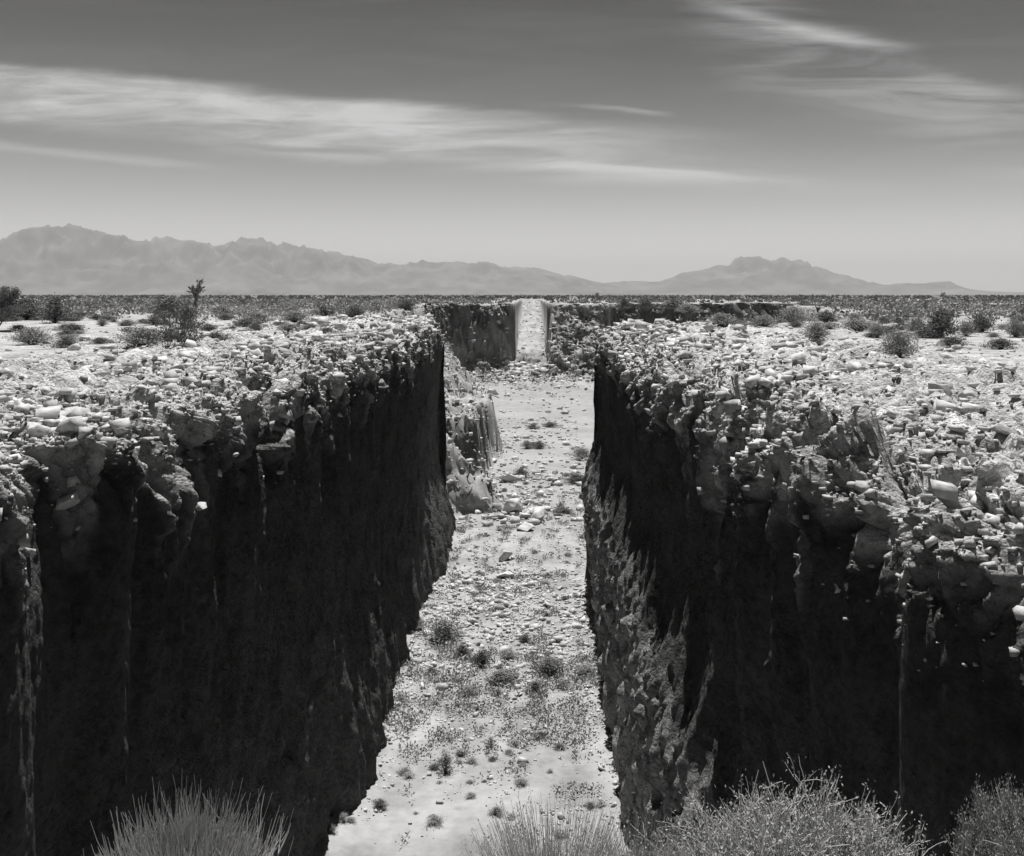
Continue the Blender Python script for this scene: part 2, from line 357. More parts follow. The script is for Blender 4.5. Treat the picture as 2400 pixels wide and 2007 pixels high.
    me = mesh_np(name, np.stack([Xs, Y, Zz], -1).reshape(-1, 3), grid_faces(n, m, flip=(s > 0)), M['rock'], attr=alb)
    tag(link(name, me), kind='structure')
    nk = npl + nth + 30; SHEETS[s] = (Xs[:, :nk], Y[:, :nk], Zz[:, :nk], npl, np.concatenate([off_in[0, :npl + nth], -dz[:30]]))
bank(-1, 'terrain_left_bank', 78.5)
bank(1, 'terrain_right_bank', 63.2)

# ---------------------------------------------------------------- trench floor
ys = [13.0]
while ys[-1] < 80: ys.append(ys[-1] + .06 * (max(ys[-1], 26) / 30) ** 1.6)
ys = np.array(ys); xs = np.arange(-8.6, 6.6, .085)
Yg, Xg = np.meshgrid(ys, xs, indexing='ij')
Zg = floor_h(Xg, Yg) + .03 * fbm(Xg / .6, Yg / .9, 0, 3, seed=44)
f1, f2, c = worley(Xg / .33, Yg / .4, seed=45)
dens = ss(.05, .5, pn(Xg / 3, Yg / 5, seed=46) + .35 * ss(44, 52, Yg) * ss(58, 54, Yg) + .2 * ss(95, 40, Yg))
Zg = Zg + dens * np.clip(.30 - f1, 0, 1) * .45 * (c > .55)
al = 1 - .16 * dens - .16 * ss(.0, .5, pn(Xg / 1.7, Yg / 3, seed=47)) + .08 * fbm(Xg / .5, Yg / .8, 0, 3, seed=48)
tag(link('trench_floor', mesh_np('trench_floor', np.stack([Xg, Yg, Zg], -1).reshape(-1, 3), grid_faces(len(ys), len(xs), flip=True), M['sand'], attr=al)), kind='structure')

# head of the trench: a small ledge below the lip, then a steep ramp to the floor
ys = np.concatenate([np.arange(-3, 5.6, .05), np.arange(5.6, 15.0, .12)]); xs = np.arange(-8, 6.5, .07)
Yg, Xg = np.meshgrid(ys, xs, indexing='ij')
Zg = np.interp(Yg + .12 * pn(Xg / .8, Yg * 0, seed=50), [-3, 3.0, 3.3, 4.0, 4.75, 5.1, 15.0], [0, 0, -.12, -.78, -.86, -1.7, -15.4])
Zg = Zg + .05 * fbm(Xg / .5, Yg / .5, Zg / .5, 4, seed=51)
tag(link('headwall_slope', mesh_np('headwall_slope', np.stack([Xg, Yg, Zg], -1).reshape(-1, 3), grid_faces(len(ys), len(xs), flip=True), M['rock'], attr=np.where(Zg > -1.2, .8, .4))), kind='structure')

# ---------------------------------------------------------------- wide terrain to the horizon, with the ravine and the second cut beyond it
def axis(fine, lo, hi, step, grow, lim):
    a = list(np.arange(lo, hi, step)); s_ = step
    while a[-1] < lim: s_ *= grow; a.append(a[-1] + s_)
    return np.array(a)
px_ = axis(0, 0, 38, .30, 1.045, 26000); xs = np.concatenate([-px_[:0:-1], px_])
xs = np.sort(np.concatenate([xs, [-3.36, -3.24, 3.24, 3.36]]))
yp = list(np.concatenate([np.arange(79.8, 112, .24), np.arange(112, 190, .5), np.arange(190, 250, .2)])); s_ = .42
while yp[-1] < 26000: s_ *= 1.035; yp.append(yp[-1] + s_)
ym = [79.4]
for v in (74, 66, 56, 44, 30, 14, -4, -30, -80, -200, -600, -2000, -8000): ym.append(v)
ys = np.concatenate([np.array(ym[::-1]), yp])
Yg, Xg = np.meshgrid(ys, xs, indexing='ij'); Zg, dd = terrain_z(Xg, Yg)
rough = ss(-1, 1, dd) * ss(60, 90, Yg) * ss(FLOOR + .3, FLOOR + 3, Zg)
f1, f2, c = worley(Xg / 2.2, Yg / 2.2, Zg / 2.5, seed=55)
Zg = Zg + rough * ((c - .5) * .6 + worley.tilt * .7 + .4 * fbm(Xg / 2.0, Yg / 2.0, Zg / 2.0, 4, seed=56, gain=.65)) * (1 - .55 * ss(3, 5, Xg) * ss(150, 190, Yg)) * np.where((np.abs(Xg) < 3.3) & (Yg > 217), .25, 1)
f1, f2, cf = worley(Xg / .8, Yg / .9, Zg / .8, seed=59); Zg = Zg + ss(-1, 1, dd) * (np.abs(Xg) < 30) * ss(FLOOR + .3, FLOOR + 1.5, Zg) * ss(79.8, 83, Yg) * (Yg < 215) * ((cf - .5) * .5 + worley.tilt * .35)
ZY, ZX = np.gradient(Zg); sl = np.abs(ZY / np.gradient(Yg, axis=0)) + np.abs(ZX / np.gradient(Xg, axis=1))
st = ss(.5, 1.6, sl) * (1 - .45 * (np.abs(Xg) < 8) * (Yg < 130)) * ss(79.5, 82, Yg) * ss(330, 250, Yg) * np.where((np.abs(Xg) < 4.4) & (Yg > 210), .25, 1)
f1, f2, cw = worley(Xg / 2.4, Zg / 1.9, Yg / 6, seed=61); tw = worley.tilt; f1, f2, cw2 = worley(Xg / .9, Zg / .8, Yg / 3, seed=66)
Yg = Yg - st * ((cw - .5) * 1.6 + tw * .9 + (cw2 - .5) * .7 + .6 * fbm(Xg / 2.2, Zg / 2.0, Yg / 9, 3, seed=61, gain=.6))
Xg = Xg + st * .5 * fbm(Yg / 3, Zg / 2, Xg / 9, 3, seed=63) * (np.abs(Xg) < 60)
Zg = np.where((Yg < 79.6) & (np.abs(Xg) > 40), Zg - .1, Zg)
Zg = Zg - ss(3000, 26000, np.hypot(Xg, Yg)) * 20
far = ss(330, 620, Yg + 60 * pn(Xg / 150, Yg / 150, seed=57))
al = 1.15 - .62 * far
al = al * (1 - .45 * ss(.0, .5, pn(Xg / 14, Yg / 30, seed=58)) * ss(60, 130, Yg))
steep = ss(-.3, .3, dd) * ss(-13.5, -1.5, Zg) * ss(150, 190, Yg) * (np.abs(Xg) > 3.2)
face = steep * (1 - ss(3.6, 5.4, Xg) * ss(15, 13, Xg))  # where the far cliffs get painted shade; the lit slope is left out
al = np.where(dd > 0, 1.0 * (1 - face * np.where(Xg < -3, .42 + .3 * ss(-13, -17, Xg), np.where(Xg < 16, .15, .6))) * (1 - .6 * ss(-4.2, -4.6, Xg) * ss(96, 99, Yg) * ss(124, 120, Yg) * ss(-9.2, -10, Zg)) * (1 + .5 * (c - .5) * rough), al)  # shade painted into the albedo of far cliffs and the low block's side
al = np.where((np.abs(Xg) < 3.3) & (Yg > 216) & (Yg < 430), 1.0 + .34 * fbm(Xg / 1.6, Yg / 14, 0, 4, seed=68), al)
GV = np.stack([Xg, Yg, Zg], -1)[(st > .25) & (np.abs(Xg) < 75) & (Yg < 250) & ((np.abs(Xg) > 4.2) | (Yg < 208))]
cy = .5 * (Yg[:-1, :-1] + Yg[1:, 1:]); cx = .5 * (Xg[:-1, :-1] + Xg[1:, 1:])
keep = ~((cy < 79.9) & (np.abs(cx) < 42) & (cy > -20))
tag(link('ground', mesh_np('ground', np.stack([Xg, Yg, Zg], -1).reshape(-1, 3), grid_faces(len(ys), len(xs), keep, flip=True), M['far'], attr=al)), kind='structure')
# ground behind and beside the camera
ys = np.concatenate([np.arange(-21, 2.6, .5), [2.3 + .4]]); xs = np.concatenate([np.arange(-47, 47.1, .6)])
Yg, Xg = np.meshgrid(ys, xs, indexing='ij'); Zg = plateau(Xg, Yg) - .02
tag(link('ground_behind', mesh_np('ground_behind', np.stack([Xg, Yg, Zg], -1).reshape(-1, 3), grid_faces(len(ys), len(xs), flip=True), M['far'], attr=np.ones(Xg.shape))), kind='structure')

# ---------------------------------------------------------------- hills on the skyline
SKL = [(-900, 640), (-500, 600), (-200, 590), (0, 570), (40, 545), (80, 537), (170, 540), (220, 552), (300, 563), (320, 568), (360, 562), (440, 568), (480, 578), (520, 567), (580, 563),
       (620, 568), (700, 582), (750, 587), (800, 598), (860, 613), (900, 622), (940, 620), (1000, 614), (1050, 618), (1140, 617), (1200, 628), (1260, 630), (1300, 642), (1350, 650), (1400, 661), (1450, 672), (1520, 683), (1700, 690), (5000, 690)]
SKR = [(-900, 690), (1250, 690), (1330, 672), (1400, 663), (1440, 662), (1480, 657), (1550, 660), (1600, 642), (1650, 631), (1720, 619), (1735, 602), (1760, 602), (1790, 606), (1830, 610), (1880, 612),
       (1900, 622), (1960, 640), (2050, 664), (2090, 670), (2120, 663), (2170, 664), (2220, 660), (2260, 676), (2320, 682), (2420, 684), (2600, 676), (3100, 680), (4000, 690), (5000, 690)]
def hills(name, sk, y0, y1, ny, seed):
    us = np.linspace(-900, 3300, 620); tt = np.linspace(0, 1, ny); T, Upx = np.meshgrid(tt, us, indexing='ij')
    Yh = y0 + (y1 - y0) * T; Xh = (Upx - VX) / F * (y0 + y1) / 2 * (1 + (T - .5) * .12)
    yc = (y0 + y1) / 2; a = np.array(sk, float); hh = (VY - np.interp(Upx, a[:, 0], a[:, 1])) / F * yc
    env = np.where(T < .62, ss(0, .62, T) ** 1.15, ss(1.0, .62, T))
    sp_ = 1 - np.abs(pn(Xh / 420, Yh / 1100, seed=seed)) * 1.4; sp2 = 1 - np.abs(pn(Xh / 150, Yh / 330, seed=seed + 1)) * 1.5
    rid = (sp_ - .5) * .75 + (sp2 - .5) * .34
    H = hh * np.clip(env * (Yh / yc) * .97, 0, 2) + hh * rid * env * (1 - .9 * np.exp(-((T - .62) / .12) ** 2)) + hh * .035 * fbm(Xh / 160, Yh / 160, 0, 3, seed=seed + 2) + 60 * ss(.5, .62, T) * 0
    H = np.minimum(H, hh * Yh / yc * (1.02 + .26 * (.28 - np.abs(pn(Xh / 240, Yh / 500, seed=seed + 6))) + .05 * fbm(Xh / 90, Yh / 120, 0, 2, seed=seed)))
    H = np.maximum(H, 0) + EYE * env - 9
    alb = 1 + .5 * pn(Xh / 500, Yh / 500, H / 150, seed=seed + 3) + .35 * pn(Xh / 120, Yh / 160, H / 60, seed=seed + 4)
    tag(link(name, mesh_np(name, np.stack([Xh, Yh, H], -1).reshape(-1, 3), grid_faces(ny, 620, flip=True), M['hill'], smooth=True, attr=alb)), kind='structure')
hills('hills', SKL, 9800, 14200, 120, 60)
hills('far_hills', SKR, 11200, 15000, 110, 70)

# ---------------------------------------------------------------- stones
def ico(sub):
    t = (1 + 5 ** .5) / 2
    v = [(-1, t, 0), (1, t, 0), (-1, -t, 0), (1, -t, 0), (0, -1, t), (0, 1, t), (0, -1, -t), (0, 1, -t), (t, 0, -1), (t, 0, 1), (-t, 0, -1), (-t, 0, 1)]
    f = [(0, 11, 5), (0, 5, 1), (0, 1, 7), (0, 7, 10), (0, 10, 11), (1, 5, 9), (5, 11, 4), (11, 10, 2), (10, 7, 6), (7, 1, 8), (3, 9, 4), (3, 4, 2), (3, 2, 6), (3, 6, 8), (3, 8, 9), (4, 9, 5), (2, 4, 11), (6, 2, 10), (8, 6, 7), (9, 8, 1)]
    v = [np.array(p) / np.linalg.norm(p) for p in v]
    for _ in range(sub):
        c, g = {}, []
        def mid(a, b):
            k = (min(a, b), max(a, b))
            if k not in c: p = v[a] + v[b]; v.append(p / np.linalg.norm(p)); c[k] = len(v) - 1
            return c[k]
        for a, b, d in f:
            ab, bd, da = mid(a, b), mid(b, d), mid(d, a); g += [(a, ab, da), (b, bd, ab), (d, da, bd), (ab, bd, da)]
        f = g
    return np.array(v), np.array(f)
ICO = [ico(k) for k in range(4)]
def rock_shape(seed, sub, cuts=9, flat=1.0):
    r = np.random.RandomState(seed); v = ICO[sub][0].copy()
    if sub < 2: v = v * np.array([1, .9, .8]) * r.uniform(.62, 1.3, len(v))[:, None]
    for _ in range(cuts):
        n = r.normal(size=3); n /= np.linalg.norm(n); o = r.uniform(.28, .75); d = v @ n; v = v - np.outer(np.maximum(0, d - o), n)
    if sub > 1: v = v * (1 + .09 * fbm(v[:, 0] * 2 + seed, v[:, 1] * 2, v[:, 2] * 2, 3, seed=seed % 7))[:, None]
    v = v * np.array([1, r.uniform(.65, .95), flat * r.uniform(.7, .95)]); return v
def leaves(name, cent, size, mat, seed=0, long=2.0):
    """small two-triangle leaf clusters at the given points"""
    r = np.random.RandomState(seed); n = len(cent); a = r.normal(size=(n, 3)); a[:, 2] = np.abs(a[:, 2]) + .3; a /= np.linalg.norm(a, axis=1)[:, None]
    b = np.cross(a, r.normal(size=(n, 3))); b /= np.linalg.norm(b, axis=1)[:, None]; sz = size * r.uniform(.6, 1.4, n)[:, None]
    c = np.asarray(cent); v = np.stack([c, c + (a * long * .5 + b * .5) * sz, c + a * long * sz, c + (a * long * .5 - b * .5) * sz], 1)
    return mesh_np(name, v.reshape(-1, 3), np.arange(n * 4).reshape(n, 4), mat)
def scatter(name, pts, sizes, mat, sub=1, seed=0, sink=.25, attr=None):
    r = np.random.RandomState(seed); base = [rock_shape(seed * 31 + k, sub, 6) for k in range(14)]; F_ = ICO[sub][1]
    if sub == 0:                                     # angular chips and slabs
        cb = np.array([(x, y, z) for x in (-1, 1) for y in (-1, 1) for z in (-1, 1)], float); base = []
        F_ = np.array([(0, 1, 3), (0, 3, 2), (4, 6, 7), (4, 7, 5), (0, 4, 5), (0, 5, 1), (2, 3, 7), (2, 7, 6), (0, 2, 6), (0, 6, 4), (1, 5, 7), (1, 7, 3)])
        for k in range(14): base.append((cb * r.uniform(.45, 1.0, (8, 1)) + r.normal(0, .16, (8, 3))) * np.array([.85, r.uniform(.45, .75), r.uniform(.25, .6)]))
    nv = len(base[0])
    n = len(pts); V_ = np.zeros((n, nv, 3)); k = r.randint(0, 14, n); a = r.uniform(0, 6.28, n); tl = r.normal(0, .5, n)
    B = np.stack(base)[k]; ca, sa, ctl, stl = np.cos(a)[:, None], np.sin(a)[:, None], np.cos(tl)[:, None], np.sin(tl)[:, None]
    x, y, z = B[..., 0], B[..., 1], B[..., 2]; y, z = y * ctl - z * stl, y * stl + z * ctl; x, y = x * ca - y * sa, x * sa + y * ca
    V_[..., 0], V_[..., 1], V_[..., 2] = x, y, z
    V_ = V_ * np.asarray(sizes)[:, None, None] * .5 + np.asarray(pts)[:, None, :]; V_[..., 2] += (np.asarray(sizes) * (.25 - sink * .5))[:, None]
    faces = (F_[None] + (np.arange(n) * nv)[:, None, None]).reshape(-1, 3)
    return link(name, mesh_np(name, V_.reshape(-1, 3), faces, mat))
for s, nm in ((-1, 'rubble'), (1, 'rubble')):
    Xs, Yy, Zs, npl, offc = SHEETS[s]; n, m = Xs.shape; r = np.random.RandomState(80 + s)
    N = 34000; wcol = np.where(offc > 0, np.exp(-offc / 6.0), np.where(offc < 0, .04, .35)); wcol /= wcol.sum()
    ri = r.randint(0, n, N); ci = r.choice(m, N, p=wcol)
    P = np.stack([Xs[ri, ci], Yy[ri, ci], Zs[ri, ci]], -1); ok = (P[:, 2] > -3) & (np.abs(P[:, 0]) < 26)
    P = P[ok]; P = P[r.rand(len(P)) < .22 + .78 * ss(-.25, .25, pn(P[:, 0] / 2.2, P[:, 1] / 3.5, seed=78))]; d = P[:, 1]; sz = np.exp(r.normal(-2.8, .72, len(P))) * (.45 + d / 38)
    sz = np.minimum(sz, .16 + d / 110)
    tag(scatter(nm, P, sz * 1.3, M['stone'], 0, 81 + s), 'broken stone rubble strewn over the plateau on the ' + ('left' if s < 0 else 'right') + ' side of the trench', 'rubble', kind='stuff')
    sh = (offc <= .9); cols = np.nonzero(sh)[0]; N = 26000; ri = r.randint(0, n, N); pc = np.where(offc[cols] < 0, .45 * np.exp(offc[cols] / .45), 1.0); ci = r.choice(cols, N, p=pc / pc.sum())
    P = np.stack([Xs[ri, ci], Yy[ri, ci], Zs[ri, ci]], -1); P = P[P[:, 2] > -4]
    clump = ss(-.2, .5, pn(P[:, 1] / 1.1, P[:, 0] / 1.1, P[:, 2] / 1.5, seed=77)); P = P[r.rand(len(P)) < .25 + .75 * clump]; sz = np.minimum(np.exp(r.normal(-2.6, .6, len(P))) * (.6 + P[:, 1] / 60), .45)
    tag(scatter('rim_rubble', P, sz, M['pale' if s < 0 else 'stone'], 0, 91 + s, sink=.35), 'broken blocks crumbling along the rim of the ' + ('left' if s < 0 else 'right') + ' trench wall', 'rubble', kind='stuff')
r = np.random.RandomState(5); N = 15000
yy = 27 + 55 * r.rand(N) ** .8; xx = -5.8 + 9.6 * r.rand(N)
edge_ = np.minimum(np.abs(xx + interp(BASE[-1], yy)), np.abs(xx - interp(BASE[1], yy)))
keep = (pn(xx / 1.6, yy / 2.5, seed=90) + .75 * ss(38, 43, yy) * ss(66, 60, yy) - .5 * ss(38, 33, yy) + .9 * ss(.9, .2, edge_)) > r.normal(.35, .3, N)
xx, yy = xx[keep], yy[keep]
tag(scatter('pebbles', np.stack([xx, yy, floor_h(xx, yy)], -1), np.minimum(np.exp(r.normal(-2.3, .6, len(xx))) * (.8 + .6 * ss(44, 52, yy) * ss(64, 58, yy)), .7), M['stone'], 0, 17), 'small loose stones strewn along the sandy trench floor', 'stones', kind='stuff')
N = 5200; xx = r.uniform(-22, 8, N); yy = r.uniform(80, 216, N); zz, dd = terrain_z(xx, yy); k = (dd > 1) & ((zz > FLOOR + 1.2) | (r.rand(N) < .12)) & ((yy < 190) | (zz < -9.5))
tag(scatter('bank_rubble', np.stack([xx, yy, zz], -1)[k], np.minimum(np.exp(r.normal(-.9, .5, k.sum())), 1.4), M['stone'], 0, 23), 'broken rock lying on the ravine slopes past the end of the trench', 'rubble', kind='stuff')

r = np.random.RandomState(41); P = GV[r.choice(len(GV), 7000)]; d = P[:, 1]
tag(scatter('cliff_rubble', P, np.minimum(np.exp(r.normal(-.75, .5, len(P))) * (.5 + d / 350), 1.5), M['stone'], 0, 29, sink=.5), 'blocks of broken rock clinging to the faces of the ravine', 'rubble', kind='stuff')
P = GV[r.choice(len(GV), 520)]; L = (P[:, None] + r.normal(0, .38, (len(P), 40, 3)) * np.array([1.2, .8, .8])).reshape(-1, 3)
tag(link('cliff_scrub', leaves('cliff_scrub', L, .13, M['dark'], 14)), 'dark scrub rooted in the faces of the ravine', 'scrub', kind='stuff')
N = 9000; yy = r.uniform(79, 150, N); xx = r.uniform(-7, 6, N); k = r.rand(N) < .05 + .9 * np.exp(-((yy - 86) / 4.5) ** 2 - ((xx + 1.0) / 2.3) ** 2) + .55 * np.exp(-((yy - 101) / 3) ** 2 - ((xx + 1.5) / 3) ** 2) + .35 * ss(.1, .6, pn(xx / 2, yy / 3, seed=99))
xx, yy = xx[k], yy[k]; zz, dd = terrain_z(xx, yy); k = zz < FLOOR + 1
tag(scatter('pebbles', np.stack([xx, yy, zz], -1)[k], np.minimum(np.exp(r.normal(-1.25, .55, k.sum())), 1.1), M['stone'], 0, 37), 'loose stones and blocks on the ravine floor around the boulder cluster', 'stones', kind='stuff')
N = 900; yy = r.normal(64.5, 2.3, N); xx = r.normal(-2.0, 1.8, N)
tag(scatter('pebbles', np.stack([xx, yy, floor_h(xx, yy)], -1), np.minimum(np.exp(r.normal(-1.75, .5, N)), .6), M['stone'], 0, 39), 'loose stones around the rounded grey boulder on the trench floor', 'stones', kind='stuff')
N = 420; yy = 212 - 11 * r.rand(N) ** 1.6; xx = np.clip(r.normal(-.5, 2.6, N), -9, 4.5); zz, dd = terrain_z(xx, yy)
tag(scatter('cut_rubble', np.stack([xx, yy, zz + .5 * r.rand(N)], -1), np.minimum(np.exp(r.normal(-.1, .45, N)), 2.2), M['pale'], 0, 43), 'pale heap of broken rock at the foot of the distant cut', 'rubble', kind='stuff')
N = 700; yy = r.uniform(217, 400, N); xx = r.uniform(-3.1, 3.1, N); k = r.rand(N) < .25 + .75 * ss(1.6, 3.0, np.abs(xx)); xx, yy = xx[k], yy[k]; zz, dd = terrain_z(xx, yy)
tag(scatter('ramp_rubble', np.stack([xx, yy, zz], -1), np.minimum(np.exp(r.normal(-.9, .5, len(xx))), 1.2), M['stone'], 0, 47), 'loose stones fallen along the ramp of the distant cut', 'rubble', kind='stuff')
ALLV = {s: np.stack([a.ravel() for a in SHEETS[s][:3]], -1) for s in SHEETS}
def snap(x, y):
    s = -1 if x < 0 else 1; A = ALLV[s]; j = np.argmin((A[:, 0] - x) ** 2 + (A[:, 1] - y) ** 2); return float(A[j, 2])
def on_plateau(px, py):
    d = F * EYE / (py - VY)
    for _ in range(4):
        x = (px - VX) / F * d; z = snap(x, d) if (abs(x) < 42 and 3 < d < 80) else float(terrain_z(np.array([x]), np.array([d]))[0][0])
        z = min(.5, max(z, -1.2)); d = .5 * d + .5 * F * (EYE - z) / (py - VY)
    x = (px - VX) / F * d; z = snap(x, d) if (abs(x) < 42 and 3 < d < 80) else float(plateau(np.array([x]), np.array([d]))[0])
    return x, d, z
def on_floor(px, py):
    d = F * (EYE - FLOOR) / (py - VY); x = (px - VX) / F * d
    return x, d, float(floor_h(np.array([x]), np.array([d]))[0])
ROCKS = [mesh_np('boulder', rock_shape(200 + k, 3, 18), ICO[3][1], M['pale'] if k % 2 else M['stone']) for k in range(8)]
def boulder(pos, size, label, group=None, k=None, flat=1.0, tilt=None, rz=None, sink=.22):
    k = random.randrange(8) if k is None else k
    o = bpy.data.objects.new('boulder', ROCKS[k]); COL.objects.link(o); x, y, z = pos
    o.scale = (size * .5, size * .5, size * .5 * flat); o.location = (x, y, z + size * flat * (.25 - sink * .3))
    o.rotation_euler = (random.uniform(-.3, .3) if tilt is None else tilt, random.uniform(-.25, .25), random.uniform(0, 6.28) if rz is None else rz)
    return tag(o, label, 'boulder', group)
for px, py, wpx, kind, flat, lab in [
    (1205, 1205, 92, 1, .8, 'large bright boulder at the left of the boulder cluster halfway along the trench floor'),
    (1155, 1188, 50, 3, .8, 'pale boulder lying on the left edge of the boulder cluster on the floor'),
    (1262, 1222, 70, 0, 1.0, 'grey leaning boulder in the middle of the boulder cluster on the floor'),
    (1312, 1195, 44, 5, .9, 'small pale boulder on the right edge of the boulder cluster on the floor'),
    (1232, 1242, 62, 2, .7, 'dark flat boulder at the front of the boulder cluster on the floor'),
    (1285, 1160, 40, 4, .8, 'grey boulder at the back right of the boulder cluster on the floor'),
    (1165, 1168, 38, 7, .7, 'small pale boulder at the back left of the boulder cluster on the floor'),
    (1198, 1130, 60, 3, .8, 'pale boulder with a twiggy bush behind it on the trench floor'),
    (1383, 1118, 48, 1, 1.3, 'bright block leaning against the foot of the right wall near its far end'),
    (1182, 1312, 52, 6, .8, 'rounded grey boulder with a dark underside alone on the trench floor'),
    (1190, 1352, 66, 2, .6, 'flat dark boulder in front of the rounded grey one on the trench floor'),
    (1130, 1345, 46, 7, .6, 'flat pale slab left of the dark boulder on the trench floor'),
    (1062, 1330, 50, 5, .4, 'bright flat slab close to the left wall on the trench floor'),
    (1060, 1375, 30, 3, .7, 'small pale stone near the left wall below the bright slab'),
    (1195, 1402, 34, 0, .6, 'small dark stone alone in the middle of the sandy floor')]:
    x, y, z = on_floor(px, py); boulder((x, y, z), wpx * y / F * 1.1, lab, 'boulders on the trench floor', kind, flat)
# rocks at the foot of the second cut
for px, py, wpx, kind, lab in [(1215, 855, 34, 1, 'bright boulder at the left foot of the distant cut'), (1245, 848, 30, 3, 'bright boulder in the middle of the pile under the distant cut'),
                               (1272, 858, 26, 5, 'pale boulder at the right foot of the distant cut'), (1150, 806, 42, 7, 'large pale rock on the slope left of the distant cut'),
                               (1118, 838, 30, 1, 'pale rock low on the slope left of the distant cut'), (1232, 870, 26, 0, 'grey rock in front of the pile under the distant cut')]:
    d = 206 if px > 1190 else 175; x = (px - VX) / F * d; z = float(terrain_z(np.array([x]), np.array([float(d)]))[0][0]); boulder((x, d, z), wpx * d / F, lab, 'rocks below the distant cut', kind, .8)
for px, py, wpx, kind, flat, lab in [
    (1925, 1035, 105, 1, .55, 'broad bright slab on the rim of the right bank, largest of its slabs'),
    (1945, 965, 120, 3, .5, 'bright slab just behind the broadest one on the right bank'),
    (1840, 1000, 66, 5, .7, 'pale upright block at the edge of the right bank, left of the broad slab'),
    (1790, 960, 60, 2, 1.0, 'dark tilted block at the edge of the right bank'),
    (2055, 1015, 90, 7, .5, 'bright low slab right of the notch in the right bank'),
    (2200, 930, 80, 0, .8, 'dark angular boulder with a shaded face on the right bank'),
    (2265, 935, 70, 4, .8, 'grey boulder right of the dark angular one'),
    (2030, 930, 40, 2, 1.3, 'small dark standing rock behind the bright slabs'),
    (1790, 1040, 60, 3, .8, 'pale block hanging at the brink of the right wall'),
    (2130, 895, 44, 1, .7, 'pale stone left of the dark angular boulder'),
    (2095, 880, 36, 3, .8, 'small pale stone below the round bush on the right bank'),
    (2250, 1060, 74, 5, .5, 'flat pale stone far out on the right bank'),
    (2350, 1010, 84, 4, .6, 'wide grey stone at the right edge of the rubble'),
    (1890, 900, 34, 7, 1.0, 'small pale pointed rock on the middle of the right bank'),
    (1860, 838, 44, 1, .6, 'pale flat stone below the tall bush beside the cairn'),
    (1855, 815, 28, 0, 1.2, 'dark rock just left of the tall bush on the right bank'),
    (1650, 870, 30, 3, .8, 'pale stone near the far left of the right bank'),
    (1700, 905, 36, 5, .7, 'pale stone set back from the rim of the right bank'),
    (2260, 845, 24, 1, .9, 'small bright stone beyond the rubble on the far right'),
    (2160, 1150, 96, 6, .5, 'low grey slab at the brink of the near right bank'),
    (2330, 1130, 110, 2, .6, 'large grey slab at the near right edge of the bank')]:
    x, y, z = on_plateau(px, py); boulder((x, y, z), wpx * y / F, lab, 'rocks on the right bank', kind, flat)
for px, py, wpx, kind, flat, lab in [
    (90, 1010, 90, 2, .9, 'dark hollow-faced block near the brink on the far left'),
    (290, 1000, 100, 3, .6, 'bright block on the brink of the left wall'),
    (160, 1050, 90, 0, .6, 'grey flat block at the near brink of the left wall'),
    (240, 960, 70, 1, .5, 'bright low slab on the near left bank'),
    (370, 960, 60, 5, .7, 'pale rounded block near the left brink'),
    (470, 960, 66, 3, .7, 'pale block at the brink in the middle of the left wall'),
    (140, 870, 60, 4, .6, 'dark wedge-shaped rock lying out on the left bank'),
    (255, 940, 44, 2, .9, 'small dark rock behind the bright slab on the left bank'),
    (830, 800, 60, 7, .7, 'bright block on the far part of the left rim'),
    (780, 815, 40, 0, 1.0, 'dark block in the notch on the far part of the left rim'),
    (560, 880, 40, 1, .8, 'pale stone behind the rim halfway along the left bank')]:
    x, y, z = on_plateau(px, py); boulder((x, y, z), wpx * y / F, lab, 'rocks on the left bank', kind, flat)

# cairn
x, y, z = on_plateau(1746, 795); root = tag(link('cairn', None, loc=(x, y, z)), 'slim cairn of stacked dark and pale stones standing on the right bank', 'cairn')
h = 0
for k, (wd, ht, q, dx) in enumerate([(.55, .34, 0, 0), (.48, .22, 2, .03), (.36, .26, 0, -.06), (.40, .2, 3, .08), (.26, .22, 2, -.02), (.30, .12, 1, .03), (.36, .14, 5, -.04)]):
    o = link('stone', ROCKS[q], root); o.scale = (wd * .62, wd * .55, ht * .72); o.location = (dx, 0, h + ht * .5); o.rotation_euler = (0, .1 * (-1) ** k, k * 1.3); h += ht * .88

# ---------------------------------------------------------------- plants
class Twigs:
    def __init__(s): s.v, s.f, s.n = [], [], 0
    def tube(s, pts, r0, r1, sides=3):
        pts = np.asarray(pts, float); n = len(pts); t = np.gradient(pts, axis=0); t /= np.linalg.norm(t, axis=1)[:, None] + 1e-9
        a = np.cross(t, [.31, .21, .93]); a /= np.linalg.norm(a, axis=1)[:, None] + 1e-9; b = np.cross(t, a); rr = np.linspace(r0, r1, n)[:, None]
        for k in range(sides):
            q = 2 * math.pi * k / sides; s.v.append(pts + rr * (a * math.cos(q) + b * math.sin(q)))
        i = np.arange(n - 1)
        for k in range(sides):
            k2 = (k + 1) % sides; s.f.append(s.n + np.stack([k * n + i, k * n + i + 1, k2 * n + i + 1, k2 * n + i], -1))
        s.n += n * sides
    def mesh(s, name, mat): return mesh_np(name, np.concatenate(s.v), np.concatenate(s.f), mat)
def stem_path(r, az, lean, ln, bend, nseg=5, start=(0, 0, 0), wob=.02):
    p = np.array(start, float); out = [p.copy()]; th = lean
    for k in range(nseg):
        d = np.array([math.cos(az) * math.sin(th), math.sin(az) * math.sin(th), math.cos(th)]) + r.normal(0, wob * 3, 3)
        p = p + d * ln / nseg; out.append(p.copy()); th += bend / nseg; az += r.normal(0, .06)
    return np.array(out)
